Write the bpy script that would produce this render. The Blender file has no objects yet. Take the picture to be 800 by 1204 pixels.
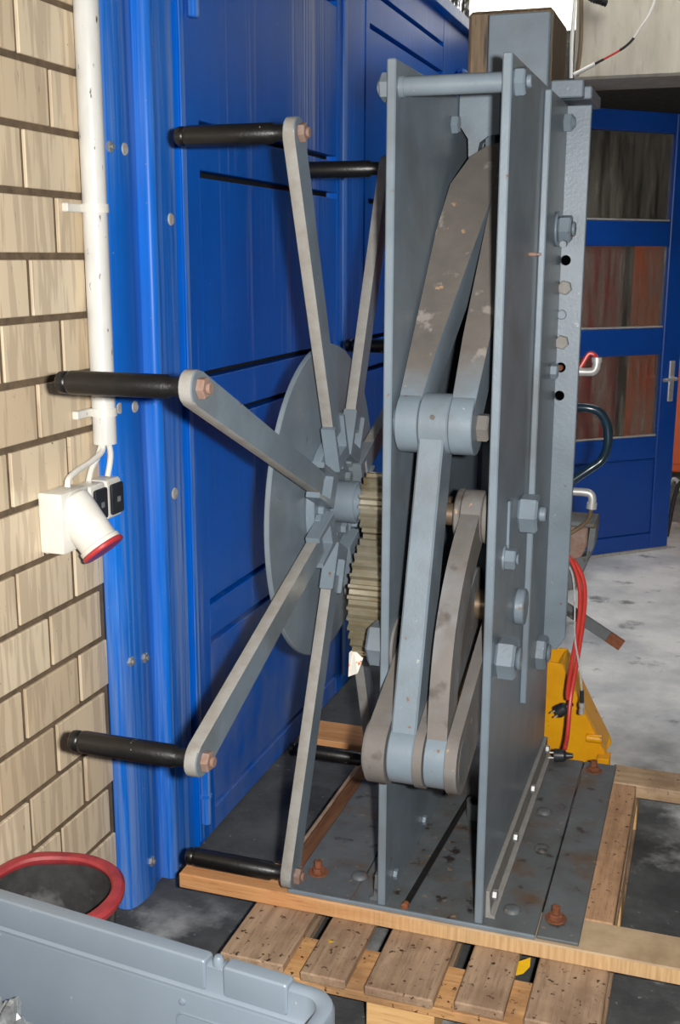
import bpy, bmesh, math, random
from mathutils import Matrix, Vector, noise
random.seed(7)
S = bpy.context.scene
COL = S.collection
PI = math.pi

# ------------------------------------------------------------------ camera
YAW, PITCH, ROLL = 0.3230, 0.2241, 0.0032
CAM = Vector((0.4013, -2.1513, 1.600))
fwd = Vector((-math.sin(YAW)*math.cos(PITCH), math.cos(YAW)*math.cos(PITCH), -math.sin(PITCH)))
rgt = Vector((math.cos(YAW), math.sin(YAW), 0))
up = rgt.cross(fwd)
r2 = rgt*math.cos(ROLL) + up*math.sin(ROLL)
u2 = -rgt*math.sin(ROLL) + up*math.cos(ROLL)
cd = bpy.data.cameras.new('camera')
cam = bpy.data.objects.new('camera', cd); COL.objects.link(cam)
m = Matrix((r2, u2, -fwd)).transposed().to_4x4(); m.translation = CAM
cam.matrix_world = m
cd.sensor_fit = 'VERTICAL'; cd.sensor_height = 24.0; cd.lens = 24.0*1315/1204
cd.clip_start = 0.02
S.camera = cam

# ------------------------------------------------------------------ world: bright overcast sky
w = bpy.data.worlds.new('overcast_sky'); S.world = w; w.use_nodes = True
bg = w.node_tree.nodes['Background']
bg.inputs[0].default_value = (1.0, 0.99, 0.97, 1); bg.inputs[1].default_value = 9.0

# ------------------------------------------------------------------ the photographer's flash
fl = bpy.data.lights.new('camera_flash', 'AREA'); fl.shape = 'RECTANGLE'; fl.size = 0.05; fl.size_y = 0.035
fl.energy = 94; fl.color = (1.0, 0.97, 0.93)
flo = bpy.data.objects.new('camera_flash', fl); COL.objects.link(flo)
fm = m.copy(); fm.translation = CAM + r2*0.10 + u2*0.02 - fwd*0.03
flo.matrix_world = fm

# ------------------------------------------------------------------ colour management
S.view_settings.view_transform = 'Standard'; S.view_settings.look = 'None'
S.view_settings.exposure = 0.0; S.view_settings.gamma = 1.0; S.view_settings.use_curve_mapping = False

# ------------------------------------------------------------------ materials
def lin(c):
    return tuple(((v/255)/12.92 if v/255 <= 0.04045 else ((v/255+0.055)/1.055)**2.4) for v in c)
class NT:
    def __init__(s, name):
        s.m = bpy.data.materials.new(name); s.m.use_nodes = True
        s.t = s.m.node_tree; s.b = s.t.nodes['Principled BSDF']; s.out = s.t.nodes['Material Output']
    def n(s, typ, **kw):
        nd = s.t.nodes.new(typ)
        for k, v in kw.items():
            if k in nd.inputs: nd.inputs[k].default_value = v
            else: setattr(nd, k, v)
        return nd
    def l(s, a, b): s.t.links.new(a, b)
    def coord(s, scale=(1,1,1), per_object=False):
        if per_object:
            tc = s.n('ShaderNodeTexCoord'); oi = s.n('ShaderNodeObjectInfo')
            add = s.n('ShaderNodeVectorMath', operation='MULTIPLY_ADD')
            cb = s.n('ShaderNodeCombineXYZ'); s.l(oi.outputs['Random'], cb.inputs[0]); s.l(oi.outputs['Random'], cb.inputs[1]); s.l(oi.outputs['Random'], cb.inputs[2])
            s.l(cb.outputs[0], add.inputs[0]); add.inputs[1].default_value = (37, 53, 71); s.l(tc.outputs['Object'], add.inputs[2])
            src = add.outputs[0]
        else:
            src = s.n('ShaderNodeNewGeometry').outputs['Position']
        mp = s.n('ShaderNodeMapping'); mp.inputs['Scale'].default_value = scale
        s.l(src, mp.inputs['Vector']); return mp.outputs[0]
    def noise(s, co, scale, detail=4, rough=0.6):
        nd = s.n('ShaderNodeTexNoise'); nd.inputs['Scale'].default_value = scale; nd.inputs['Detail'].default_value = detail
        nd.inputs['Roughness'].default_value = rough; s.l(co, nd.inputs['Vector']); return nd.outputs['Fac']
    def ramp(s, fac, a, b):
        r = s.n('ShaderNodeMapRange'); r.inputs['From Min'].default_value = a; r.inputs['From Max'].default_value = b
        r.clamp = True; s.l(fac, r.inputs['Value']); return r.outputs[0]
    def mix(s, fac, a, b):
        mx = s.n('ShaderNodeMix', data_type='RGBA')
        if isinstance(fac, (int, float)): mx.inputs[0].default_value = fac
        else: s.l(fac, mx.inputs[0])
        for i, v in ((6, a), (7, b)):
            if isinstance(v, tuple): mx.inputs[i].default_value = (*v, 1)
            else: s.l(v, mx.inputs[i])
        return mx.outputs[2]
    def mul(s, a, b):
        mm = s.n('ShaderNodeMath', operation='MULTIPLY')
        for i, v in ((0, a), (1, b)):
            if isinstance(v, (int, float)): mm.inputs[i].default_value = v
            else: s.l(v, mm.inputs[i])
        return mm.outputs[0]
    def bump(s, fac, strength, dist=0.002):
        b = s.n('ShaderNodeBump'); b.inputs['Strength'].default_value = strength; b.inputs['Distance'].default_value = dist
        s.l(fac, b.inputs['Height']); s.l(b.outputs[0], s.b.inputs['Normal'])
    def fin(s, col, rough=0.5, metal=0.0, spec=0.5):
        if isinstance(col, tuple): s.b.inputs['Base Color'].default_value = (*col, 1)
        else: s.l(col, s.b.inputs['Base Color'])
        if isinstance(rough, (int, float)): s.b.inputs['Roughness'].default_value = rough
        else: s.l(rough, s.b.inputs['Roughness'])
        s.b.inputs['Metallic'].default_value = metal; s.b.inputs['Specular IOR Level'].default_value = spec
        return s.m
M = {}
def simple(name, c1, c2=None, scale=30, rough=0.5, metal=0.0, bump=0.0, spots=None, stretch=(1,1,1), spec=0.5, bscale=None, per_object=False):
    t = NT(name); co = t.coord(stretch, per_object)
    c1 = lin(c1); c2 = lin(c2) if c2 else tuple(v*0.8 for v in c1)
    f = t.ramp(t.noise(co, scale), 0.3, 0.7); col = t.mix(f, c1, c2)
    if spots:
        for (sc, ss, a, b) in spots:
            col = t.mix(t.ramp(t.noise(co, ss, 3, 0.55), a, b), col, lin(sc))
    if bump: t.bump(t.noise(t.coord(), bscale or scale*4, 3), bump)
    M[name] = t.fin(col, rough, metal, spec); return M[name]

simple('grey_paint', (119,132,143), (104,116,126), 7, 0.38, bump=0.22, bscale=130, spots=[((112,88,70), 34, 0.70, 0.75), ((96,100,102), 4, 0.52, 0.75), ((150,158,162), 60, 0.72, 0.76)])
simple('dusty_paint', (112,107,102), (96,93,92), 10, 0.7, bump=0.3, bscale=140, spots=[((164,134,104), 26, 0.69, 0.73), ((120,124,128), 6, 0.54, 0.7), ((78,72,68), 15, 0.62, 0.72)])
simple('base_paint', (98,104,108), (80,82,82), 11, 0.55, bump=0.35, bscale=110, spots=[((92,74,58), 9, 0.52, 0.68), ((50,44,40), 22, 0.62, 0.70), ((140,116,92), 48, 0.66, 0.71)])
simple('worn_edge', (144,144,142), (130,126,120), 30, 0.7, bump=0.3, bscale=300)
simple('rust', (140,84,54), (92,54,38), 70, 0.85, bump=0.5, bscale=300)
simple('rust_paint', (136,120,112), (124,92,76), 55, 0.65, bump=0.25, bscale=300)
simple('black_grip', (22,21,21), (14,14,15), 60, 0.36, bump=0.25, bscale=160, spots=[((130,126,122), 42, 0.70, 0.73)])
simple('gear_steel', (168,164,150), (142,132,106), 14, 0.3, metal=0.55, bump=0.1, bscale=300, spots=[((112,86,40), 9, 0.55, 0.68)])
simple('bare_steel', (150,132,112), (120,100,80), 20, 0.35, metal=0.7)
simple('brown_steel', (124,104,78), (84,70,54), 16, 0.6, stretch=(6,6,0.6), spots=[((48,42,38), 9, 0.6, 0.7)])
simple('chrome', (206,206,204), (184,184,182), 40, 0.4, metal=0.45)
simple('brass', (196,170,110), (160,130,80), 40, 0.3, metal=0.9)
simple('zinc', (176,178,178), (140,142,142), 60, 0.4, metal=0.5)
simple('white_plastic', (232,230,222), (214,212,204), 14, 0.35, spots=[((140,134,126), 46, 0.7, 0.76)])
simple('pipe_white', (222,222,218), (206,206,202), 9, 0.3, stretch=(3,3,1), spots=[((96,94,90), 30, 0.66, 0.72)])
simple('black_plastic', (44,48,54), (34,37,42), 20, 0.4)
simple('red_plastic', (196,62,66), (176,50,56), 20, 0.4)
simple('red_cable', (206,66,56), (190,54,48), 30, 0.4)
simple('red_rim', (172,62,64), (140,48,54), 22, 0.5, bump=0.3, bscale=90)
simple('rubber', (58,58,58), (40,40,41), 30, 0.8, bump=0.3, bscale=150, spots=[((104,104,104), 14, 0.62, 0.8)])
simple('bin_plastic', (126,138,150), (120,132,144), 5, 0.36, bump=0.05, bscale=400, spots=[((168,176,182), 60, 0.72, 0.76)])
simple('yellow_paint', (238,172,14), (222,152,10), 9, 0.4, spots=[((130,92,40), 26, 0.7, 0.76)])
simple('hose_rubber', (30,52,66), (24,42,54), 20, 0.25)
simple('grey_cable', (206,206,204), (160,160,160), 60, 0.4)
simple('black_cable', (34,33,33), (26,26,26), 30, 0.5)
simple('orange_paint', (216,92,20), (200,78,14), 4, 0.4)
simple('foil', (196,200,202), (120,124,126), 40, 0.25, metal=0.6)
simple('paper', (236,232,220), (230,226,214), 45, 0.7, spots=[((226,96,40), 50, 0.56, 0.6)])
simple('leaf_yellow', (232,190,20), (206,160,20), 40, 0.5)
simple('chip', (188,186,180), (120,116,110), 70, 0.8)
simple('dark_wall', (86,82,76), (60,57,54), 3, 0.9, stretch=(6,6,0.5))
simple('plaster', (98,94,88), (78,75,70), 4, 0.9)
simple('lintel_concrete', (198,192,176), (176,170,154), 5, 0.9, stretch=(3,3,0.7), bump=0.2, bscale=60, spots=[((172,164,148), 9, 0.56, 0.72)])
simple('hole_shade_black', (6,6,6), (4,4,4), 5, 0.9, spec=0.0)
simple('caulk', (190,188,182), (150,146,140), 90, 0.6)

def fork_mat():          # settled dust on the faces that look upward, paint on the flanks and near the eye
    t = NT('fork_paint'); co = t.coord()
    paint = t.mix(t.ramp(t.noise(co, 7), 0.3, 0.7), lin((119,132,143)), lin((104,116,126)))
    dust = t.mix(t.ramp(t.noise(co, 10), 0.3, 0.7), lin((112,106,100)), lin((94,90,87)))
    dust = t.mix(t.ramp(t.noise(co, 26, 3, 0.55), 0.68, 0.72), dust, lin((170,138,106)))
    dust = t.mix(t.ramp(t.noise(co, 13, 4, 0.6), 0.60, 0.66), dust, lin((140,134,128)))
    g = t.n('ShaderNodeNewGeometry'); sn = t.n('ShaderNodeSeparateXYZ'); t.l(g.outputs['Normal'], sn.inputs[0])
    sx = t.n('ShaderNodeSeparateXYZ'); t.l(co, sx.inputs[0])
    zz = t.n('ShaderNodeMath', operation='MULTIPLY_ADD'); t.l(t.noise(co, 9, 4), zz.inputs[0]); zz.inputs[1].default_value = 0.16; t.l(sx.outputs[2], zz.inputs[2])
    col = t.mix(t.mul(t.ramp(zz.outputs[0], 1.40, 1.48), t.ramp(sn.outputs[2], 0.15, 0.45)), paint, dust)
    t.bump(t.noise(co, 140, 3), 0.25)
    M['fork_paint'] = t.fin(col, 0.55)
fork_mat()
# blue door paint: vertical scratches and worn strips
def blue(name, base, base2, wear, wa, wb):
    t = NT(name)
    co = t.coord((14, 14, 0.35)); big = t.coord((1, 1, 0.4))
    col = t.mix(t.ramp(t.noise(t.coord((1,1,0.5)), 4), 0.3, 0.7), lin(base), lin(base2))
    streak = t.ramp(t.noise(co, 3.2, 6, 0.65), wa, wb)
    zone = t.ramp(t.noise(big, 1.6, 2), 0.36, 0.6)
    col = t.mix(t.mul(t.mul(streak, zone), 0.7), col, lin(wear))
    if name == 'blue_door':           # a scraped vertical band on the upper part of the first leaf
        sx = t.n('ShaderNodeSeparateXYZ'); t.l(t.coord(), sx.inputs[0])
        band = t.mul(t.ramp(sx.outputs[1], 1.10, 1.22), t.ramp(sx.outputs[1], 1.52, 1.34))
        band = t.mul(band, t.ramp(sx.outputs[2], 1.55, 2.0))
        fine = t.ramp(t.noise(t.coord((1, 30, 0.25)), 2.2, 6, 0.75), 0.46, 0.60)
        col = t.mix(t.mul(t.mul(band, fine), 0.75), col, lin((186,192,204)))
    speck = t.ramp(t.noise(t.coord(), 70, 2), 0.74, 0.78)
    col = t.mix(t.mul(speck, 0.6), col, lin((150,150,150)))
    M[name] = t.fin(col, 0.38, spec=0.25)
    t.bump(t.noise(t.coord((1,1,0.3)), 30, 3), 0.08)
blue('blue_frame', (22,112,212), (16,98,194), (146,166,196), 0.43, 0.60)
blue('blue_door', (2,98,202), (0,86,184), (130,148,180), 0.55, 0.72)
simple('blue_clean', (14,74,164), (12,66,150), 3, 0.35, spots=[((90,110,150), 30, 0.72, 0.8)])
# dusty lower skirts of the door
def blue_dirty():
    t = NT('blue_dusty')
    col = t.mix(t.ramp(t.noise(t.coord((1,1,0.5)), 4), 0.3, 0.7), lin((2,98,202)), lin((0,86,184)))
    col = t.mix(t.mul(t.ramp(t.noise(t.coord((1,1,0.6)), 3.5, 5, 0.6), 0.42, 0.68), 0.5), col, lin((150,152,150)))
    M['blue_dusty'] = t.fin(col, 0.45)
blue_dirty()
# glazed cream brick with dark vertical drips, different on each brick
def brick():
    t = NT('brick')
    co = t.coord((1, 1, 1), True); st = t.coord((1, 11, 0.9), True)
    oi = t.n('ShaderNodeObjectInfo')
    col = t.mix(oi.outputs['Random'], lin((228,211,182)), lin((206,186,156)))
    col = t.mix(t.mul(t.ramp(t.noise(st, 4.5, 3, 0.5), 0.49, 0.55), 0.42), col, lin((164,144,120)))
    col = t.mix(t.mul(t.ramp(t.noise(t.coord((1, 16, 2.2), True), 6, 5, 0.7), 0.66, 0.71), 0.8), col, lin((92,80,68)))
    col = t.mix(t.ramp(t.noise(co, 95, 2), 0.75, 0.78), col, lin((60,52,46)))
    M['brick'] = t.fin(col, 0.4)
brick()
simple('mortar', (116,98,76), (86,73,58), 30, 0.95, bump=0.6, bscale=120)
# timber
def wood(name, a, b, c, axis, rough=0.75, specks=False, saw=False):
    t = NT(name)
    sc = {'x': (1.2, 16, 16), 'y': (16, 1.2, 16)}[axis]
    co = t.coord(sc)
    col = t.mix(t.ramp(t.noise(co, 3.0, 5, 0.6), 0.35, 0.65), lin(a), lin(b))
    col = t.mix(t.mul(t.ramp(t.noise(t.coord(tuple(v*2 for v in sc)), 6, 4, 0.7), 0.55, 0.72), 0.6), col, lin(c))
    if saw:
        sx = t.n('ShaderNodeSeparateXYZ'); t.l(t.coord(), sx.inputs[0])
        pale = t.mix(t.ramp(t.noise(t.coord((40, 1, 2)), 3, 3, 0.6), 0.4, 0.62), lin((206,172,128)), lin((186,150,108)))
        ng = t.n('ShaderNodeNewGeometry'); sn = t.n('ShaderNodeSeparateXYZ'); t.l(ng.outputs['Normal'], sn.inputs[0])
        topc = t.mix(t.ramp(t.noise(t.coord(), 9, 4), 0.4, 0.65), lin((186,162,132)), lin((158,134,106)))
        pale = t.mix(t.ramp(sn.outputs[2], 0.4, 0.6), pale, topc)
        col = t.mix(t.ramp(sx.outputs[0], -0.45, -0.05), col, pale)
    if specks:
        col = t.mix(t.ramp(t.noise(t.coord(), 60, 3, 0.6), 0.63, 0.68), col, lin((58,44,36)))
        col = t.mix(t.mul(t.ramp(t.noise(t.coord(), 7, 4, 0.6), 0.45, 0.65), 0.55), col, lin((114,88,70)))
    t.bump(t.noise(co, 6, 4), 0.25)
    M[name] = t.fin(col, rough, spec=0.25)
wood('timber_x', (206,156,108), (190,132,82), (140,92,58), 'x', saw=True)
wood('timber_pale_x', (190,164,134), (172,144,112), (120,96,74), 'x', specks=True)
wood('timber_y', (188,150,116), (166,128,96), (112,82,60), 'y', specks=True)
wood('timber_dark_y', (124,86,60), (96,64,44), (64,44,32), 'y')
wood('pallet_wood', (176,150,124), (150,125,102), (100,80,64), 'y', specks=True)
wood('pallet_cross', (206,162,112), (184,136,88), (120,86,56), 'x', specks=True)
wood('pallet_end', (226,186,132), (208,164,108), (160,118,74), 'x')
# concrete floor: dark ground round the press, pale powdery patches, back daylight painted in paler
def floor_mat():
    t = NT('floor_concrete')
    co = t.coord()
    col = t.mix(t.ramp(t.noise(co, 6, 6, 0.65), 0.35, 0.65), lin((60,62,64)), lin((88,90,91)))
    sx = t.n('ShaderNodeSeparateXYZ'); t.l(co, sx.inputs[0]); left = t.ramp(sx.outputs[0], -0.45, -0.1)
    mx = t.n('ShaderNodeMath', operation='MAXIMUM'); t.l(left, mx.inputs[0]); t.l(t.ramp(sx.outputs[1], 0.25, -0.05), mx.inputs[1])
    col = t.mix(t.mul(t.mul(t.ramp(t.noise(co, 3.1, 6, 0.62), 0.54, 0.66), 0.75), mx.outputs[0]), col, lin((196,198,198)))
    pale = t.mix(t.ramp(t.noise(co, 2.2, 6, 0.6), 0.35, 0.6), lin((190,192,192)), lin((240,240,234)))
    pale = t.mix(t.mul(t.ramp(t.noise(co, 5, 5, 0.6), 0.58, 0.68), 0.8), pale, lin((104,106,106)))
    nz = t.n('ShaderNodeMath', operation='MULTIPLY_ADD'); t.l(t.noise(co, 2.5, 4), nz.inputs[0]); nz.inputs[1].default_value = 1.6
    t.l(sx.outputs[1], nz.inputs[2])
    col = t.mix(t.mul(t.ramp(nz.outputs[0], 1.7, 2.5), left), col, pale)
    col = t.mix(t.ramp(t.noise(co, 85, 3, 0.6), 0.70, 0.76), col, lin((48,48,48)))
    col = t.mix(t.mul(t.ramp(t.noise(co, 48, 4, 0.65), 0.66, 0.72), 0.6), col, lin((176,176,172)))
    t.bump(t.noise(co, 40, 5), 0.45, 0.006)
    M['floor_concrete'] = t.fin(col, 0.75, spec=0.3)
floor_mat()
# window glass with grime
def glass(name, grime, lo, hi):
    t = NT(name); t.t.nodes.remove(t.b)
    tr = t.n('ShaderNodeBsdfTransparent'); tr.inputs[0].default_value = (0.75, 0.74, 0.70, 1)
    gl = t.n('ShaderNodeBsdfGlossy'); gl.inputs['Roughness'].default_value = 0.05
    df = t.n('ShaderNodeBsdfDiffuse'); df.inputs[0].default_value = (*lin(grime), 1)
    m1 = t.n('ShaderNodeMixShader'); m1.inputs[0].default_value = 0.07; t.l(tr.outputs[0], m1.inputs[1]); t.l(gl.outputs[0], m1.inputs[2])
    m2 = t.n('ShaderNodeMixShader'); t.l(t.ramp(t.noise(t.coord((5,5,0.6)), 4, 6, 0.65), lo, hi), m2.inputs[0])
    t.l(m1.outputs[0], m2.inputs[1]); t.l(df.outputs[0], m2.inputs[2]); t.l(m2.outputs[0], t.out.inputs[0])
    M[name] = t.m
glass('dirty_glass', (150,146,136), 0.35, 1.0)
def mottled():
    t = NT('mottled_glass'); t.t.nodes.remove(t.b)
    tr = t.n('ShaderNodeBsdfTransparent'); df = t.n('ShaderNodeBsdfDiffuse'); df.inputs[0].default_value = (*lin((92,90,84)), 1)
    m2 = t.n('ShaderNodeMixShader'); t.l(t.ramp(t.noise(t.coord(), 16, 6, 0.75), 0.40, 0.52), m2.inputs[0])
    t.l(df.outputs[0], m2.inputs[2]); t.l(tr.outputs[0], m2.inputs[1]); t.l(m2.outputs[0], t.out.inputs[0])
    M['mottled_glass'] = t.m
mottled()

# ------------------------------------------------------------------ mesh helpers
WM = {}
def link(name, data, mat=None, parent=None, W=None):
    o = bpy.data.objects.new(name, data); COL.objects.link(o)
    W = W or Matrix.Identity(4); WM[o.name] = W
    if parent is not None:
        o.parent = parent; o.matrix_basis = WM[parent.name].inverted() @ W
    else: o.matrix_basis = W
    return o
def mesh(bm, name, mat, smooth=True, ang=35):
    me = bpy.data.meshes.new(name)
    bmesh.ops.recalc_face_normals(bm, faces=bm.faces)
    if smooth:
        for f in bm.faces: f.smooth = True
        for e in bm.edges:
            if len(e.link_faces) == 2 and e.calc_face_angle(0) > math.radians(ang): e.smooth = False
    bm.to_mesh(me); bm.free(); me.materials.append(M[mat]); return me
def ob(name, bm, mat, parent=None, W=None):
    me = bm if isinstance(bm, bpy.types.Mesh) else mesh(bm, name, mat)
    return link(name, me, None, parent, W)
def empty(name, loc, label, cat, group=None):
    o = link(name, None, None, None, Matrix.Translation(loc)); return tag(o, label, cat, group)
def tag(o, label, cat, group=None):
    o['label'] = label; o['category'] = cat
    if group: o['group'] = group
    return o
def struct(o, label=None):
    o['kind'] = 'structure'
    if label: o['label'] = label
    return o
def T(x, y, z): return Matrix.Translation((x, y, z))
def add_box(bm, x0, x1, y0, y1, z0, z1, bev=0.0, seg=1):
    r = bmesh.ops.create_cube(bm, size=1.0, matrix=Matrix.Translation(((x0+x1)/2, (y0+y1)/2, (z0+z1)/2)) @ Matrix.Diagonal((abs(x1-x0), abs(y1-y0), abs(z1-z0), 1)))
    if bev:
        es = list({e for v in r['verts'] for e in v.link_edges})
        bmesh.ops.bevel(bm, geom=es, offset=bev, segments=seg, affect='EDGES', profile=0.6)
    return bm
def box(*a, **k): return add_box(bmesh.new(), *a, **k)
def add_prism(bm, pts, axis, a0, a1, bev=0.0):
    def P(p, a):
        return {'x': (a, p[0], p[1]), 'y': (p[0], a, p[1]), 'z': (p[0], p[1], a)}[axis]
    v0 = [bm.verts.new(P(p, a0)) for p in pts]; v1 = [bm.verts.new(P(p, a1)) for p in pts]
    n = len(pts); f0 = bm.faces.new(v0); f1 = bm.faces.new(list(reversed(v1)))
    fs = [bm.faces.new((v0[i], v1[i], v1[(i+1) % n], v0[(i+1) % n])) for i in range(n)]
    if bev:
        es = list(set(f0.edges) | set(f1.edges))
        bmesh.ops.bevel(bm, geom=es, offset=bev, segments=1, affect='EDGES')
    return bm
def prism(*a, **k): return add_prism(bmesh.new(), *a, **k)
def frame_to(d):
    return Vector(d).to_track_quat('Z', 'Y').to_matrix().to_4x4()
def add_cyl(bm, p0, p1, r, seg=24, r2=None, bev=0.0, bseg=1):
    p0, p1 = Vector(p0), Vector(p1); d = p1-p0
    mt = Matrix.Translation((p0+p1)/2) @ frame_to(d)
    g = bmesh.ops.create_cone(bm, cap_ends=True, cap_tris=False, segments=seg, radius1=r, radius2=r if r2 is None else r2, depth=d.length, matrix=mt)
    if bev:
        dn = d.normalized(); fs = {f for v in g['verts'] for f in v.link_faces if len(f.verts) > 4 or seg == 4}
        caps = [f for f in fs if len(f.verts) == seg]
        es = list({e for f in caps for e in f.edges})
        bmesh.ops.bevel(bm, geom=es, offset=bev, segments=bseg, affect='EDGES')
    return bm
def cyl(*a, **k): return add_cyl(bmesh.new(), *a, **k)
def add_tube(bm, pts, r, seg=10, closed=False):
    pts = [Vector(p) for p in pts]; n = len(pts); rings = []
    ref = None
    for i, p in enumerate(pts):
        a = pts[(i-1) % n] if (closed or i > 0) else p; b = pts[(i+1) % n] if (closed or i < n-1) else p
        t = (b-a).normalized()
        if ref is None: ref = t.orthogonal().normalized()
        ref = (ref - t*ref.dot(t)).normalized(); bi = t.cross(ref)
        rr = r[i] if isinstance(r, (list, tuple)) else r
        rings.append([bm.verts.new(p + (ref*math.cos(2*PI*k/seg) + bi*math.sin(2*PI*k/seg))*rr) for k in range(seg)])
    for i in range(n if closed else n-1):
        A, B = rings[i], rings[(i+1) % n]
        for k in range(seg): bm.faces.new((A[k], A[(k+1) % seg], B[(k+1) % seg], B[k]))
    if not closed:
        bm.faces.new(list(reversed(rings[0]))); bm.faces.new(rings[-1])
    return bm
def spline(ctrl, n=8):
    P = [Vector(p) for p in ctrl]; P = [P[0]*2-P[1]] + P + [P[-1]*2-P[-2]]; out = []
    for i in range(1, len(P)-2):
        for k in range(n):
            t = k/n; a, b, c, d = P[i-1], P[i], P[i+1], P[i+2]
            out.append(0.5*((2*b) + (c-a)*t + (2*a-5*b+4*c-d)*t*t + (3*b-a-3*c+d)*t**3))
    out.append(P[-2]); return out
def tube(ctrl, r, n=8, seg=10): return add_tube(bmesh.new(), spline(ctrl, n), r, seg)
def add_lathe(bm, prof, seg=32, mt=None):
    mt = mt or Matrix.Identity(4); rings = []
    for (r, z) in prof:
        rings.append([bm.verts.new(mt @ Vector((r*math.cos(2*PI*k/seg), r*math.sin(2*PI*k/seg), z))) for k in range(seg)])
    for A, B in zip(rings, rings[1:]):
        for k in range(seg): bm.faces.new((A[k], A[(k+1) % seg], B[(k+1) % seg], B[k]))
    return bm
AX = Matrix.Rotation(PI/2, 4, 'Y')            # local z -> world x
AXN = Matrix.Rotation(-PI/2, 4, 'Y')
AY = Matrix.Rotation(PI/2, 4, 'X')            # local z -> world -y
_nuts = {}
def nut_mesh(r, h, mat, pin=0.0, pinlen=0.0):
    k = (r, h, mat, pin, pinlen)
    if k not in _nuts:
        bm = add_cyl(bmesh.new(), (0,0,0), (0,0,h), r, 6, bev=r*0.12)
        if pin: add_cyl(bm, (0,0,h), (0,0,h+pinlen), pin, 16, bev=pin*0.15)
        _nuts[k] = mesh(bm, 'hex', mat, True, 25)
    return _nuts[k]
def nut(name, parent, loc, rot, r, h, mat='grey_paint', pin=0.0, pinlen=0.0, spin=0.0):
    return link(name, nut_mesh(r, h, mat, pin, pinlen), None, parent, T(*loc) @ rot @ Matrix.Rotation(spin, 4, 'Z'))
def arc(cx, cy, r, a0, a1, n):
    return [(cx+r*math.cos(a0+(a1-a0)*i/n), cy+r*math.sin(a0+(a1-a0)*i/n)) for i in range(n+1)]

# ================================================================== SETTING
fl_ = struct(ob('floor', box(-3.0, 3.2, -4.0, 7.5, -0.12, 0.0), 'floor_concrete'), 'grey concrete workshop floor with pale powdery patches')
WX0, WX1, WY0, WY1 = -0.35, 1.25, 2.15, 3.45          # unseen skylight well, added to confine daylight to the back floor
cl = bmesh.new()
for a in ((-3.0, 3.2, -4.0, WY0), (-3.0, 3.2, WY1, 3.95), (-3.0, WX0, WY0, WY1), (WX1, 3.2, WY0, WY1)): add_box(cl, a[0], a[1], a[2], a[3], 3.05, 3.2)
for a in ((WX0-0.08, WX1+0.08, WY0-0.08, WY0), (WX0-0.08, WX1+0.08, WY1, WY1+0.08), (WX0-0.08, WX0, WY0, WY1), (WX1, WX1+0.08, WY0, WY1)): add_box(cl, a[0], a[1], a[2], a[3], 3.2, 4.05)
struct(ob('ceiling', cl, 'plaster'), 'dark workshop ceiling with an added unseen skylight well at the back')
# brick wall on the left
wl = struct(ob('wall_left', box(-1.15, -0.926, -4.0, 0.062, 0.0, 3.05), 'mortar'), 'cream glazed brick wall with dark mortar joints')
PITCH_Y, PITCH_Z, JT = 0.216, 0.1253, 0.0145
bmesh_full = None
cache = {}
for k in range(-3, 17):
    z0 = 0.472 + PITCH_Z*k + JT/2; z1 = z0 + PITCH_Z - JT
    z0 = max(z0, 0.002); z1 = min(z1, 3.04)
    if z1 - z0 < 0.02: continue
    off = -0.172 if k % 2 == 0 else -0.282
    for n in range(-6, 2):
        y0 = off + PITCH_Y*n + JT/2; y1 = min(y0 + PITCH_Y - JT, 0.058)
        if y1 - y0 < 0.02: continue
        key = (round(y1-y0, 3), round(z1-z0, 3))
        if key not in cache:
            hy, hz = (y1-y0)/2, (z1-z0)/2
            cache[key] = mesh(box(-0.035, 0.035, -hy, hy, -hz, hz, bev=0.0015), 'brick', 'brick')
        link('brick', cache[key], None, wl, T(-0.955 + random.uniform(-0.0015, 0.0015), (y0+y1)/2, (z0+z1)/2))
# wall above and behind the steel gate, back of the hall
struct(ob('wall_back', box(-1.15, -0.36, 3.72, 3.86, 0.0, 2.36), 'plaster'), 'pale wall at the back of the hall')
struct(ob('wall_right', box(3.05, 3.2, -4.0, 3.95, 0.0, 3.05), 'plaster'), 'plain wall on the right of the hall')
struct(ob('wall_front', box(-3.0, 3.2, -4.1, -3.95, 0.0, 3.05), 'plaster'), 'plain wall behind the viewer')
ln = struct(ob('trim_1', box(-0.345, 3.2, 3.55, 3.95, 2.425, 3.05, bev=0.012), 'lintel_concrete'), 'beige concrete lintel over the rear doorway')
# dark room behind the lintel
struct(ob('wall_rear_room', box(-1.6, 3.2, 7.0, 7.2, 0.0, 2.62), 'dark_wall'), 'dark wall of the room behind the glazed door')
struct(ob('wall_rear_room_left', box(-1.75, -1.6, 3.86, 7.2, 0.0, 2.62), 'dark_wall'), 'dark side wall of the room behind')
struct(ob('ceiling_rear_room', box(-1.75, 3.2, 3.95, 7.2, 2.62, 2.72), 'dark_wall'), 'dark ceiling of the room behind')
struct(ob('wall_rear_room_right', box(3.05, 3.2, 3.95, 7.2, 0.0, 2.62), 'dark_wall'), 'dark far side wall of the room behind')

# ---------------------------------------------------------------- blue steel gate (door_1) with its frame
XD = -0.858
d1 = struct(link('door_1', None, None, None, T(-0.88, 0.4, 0.0)), 'blue painted steel gate with black ventilation slits')
fr = bmesh.new()
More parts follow.
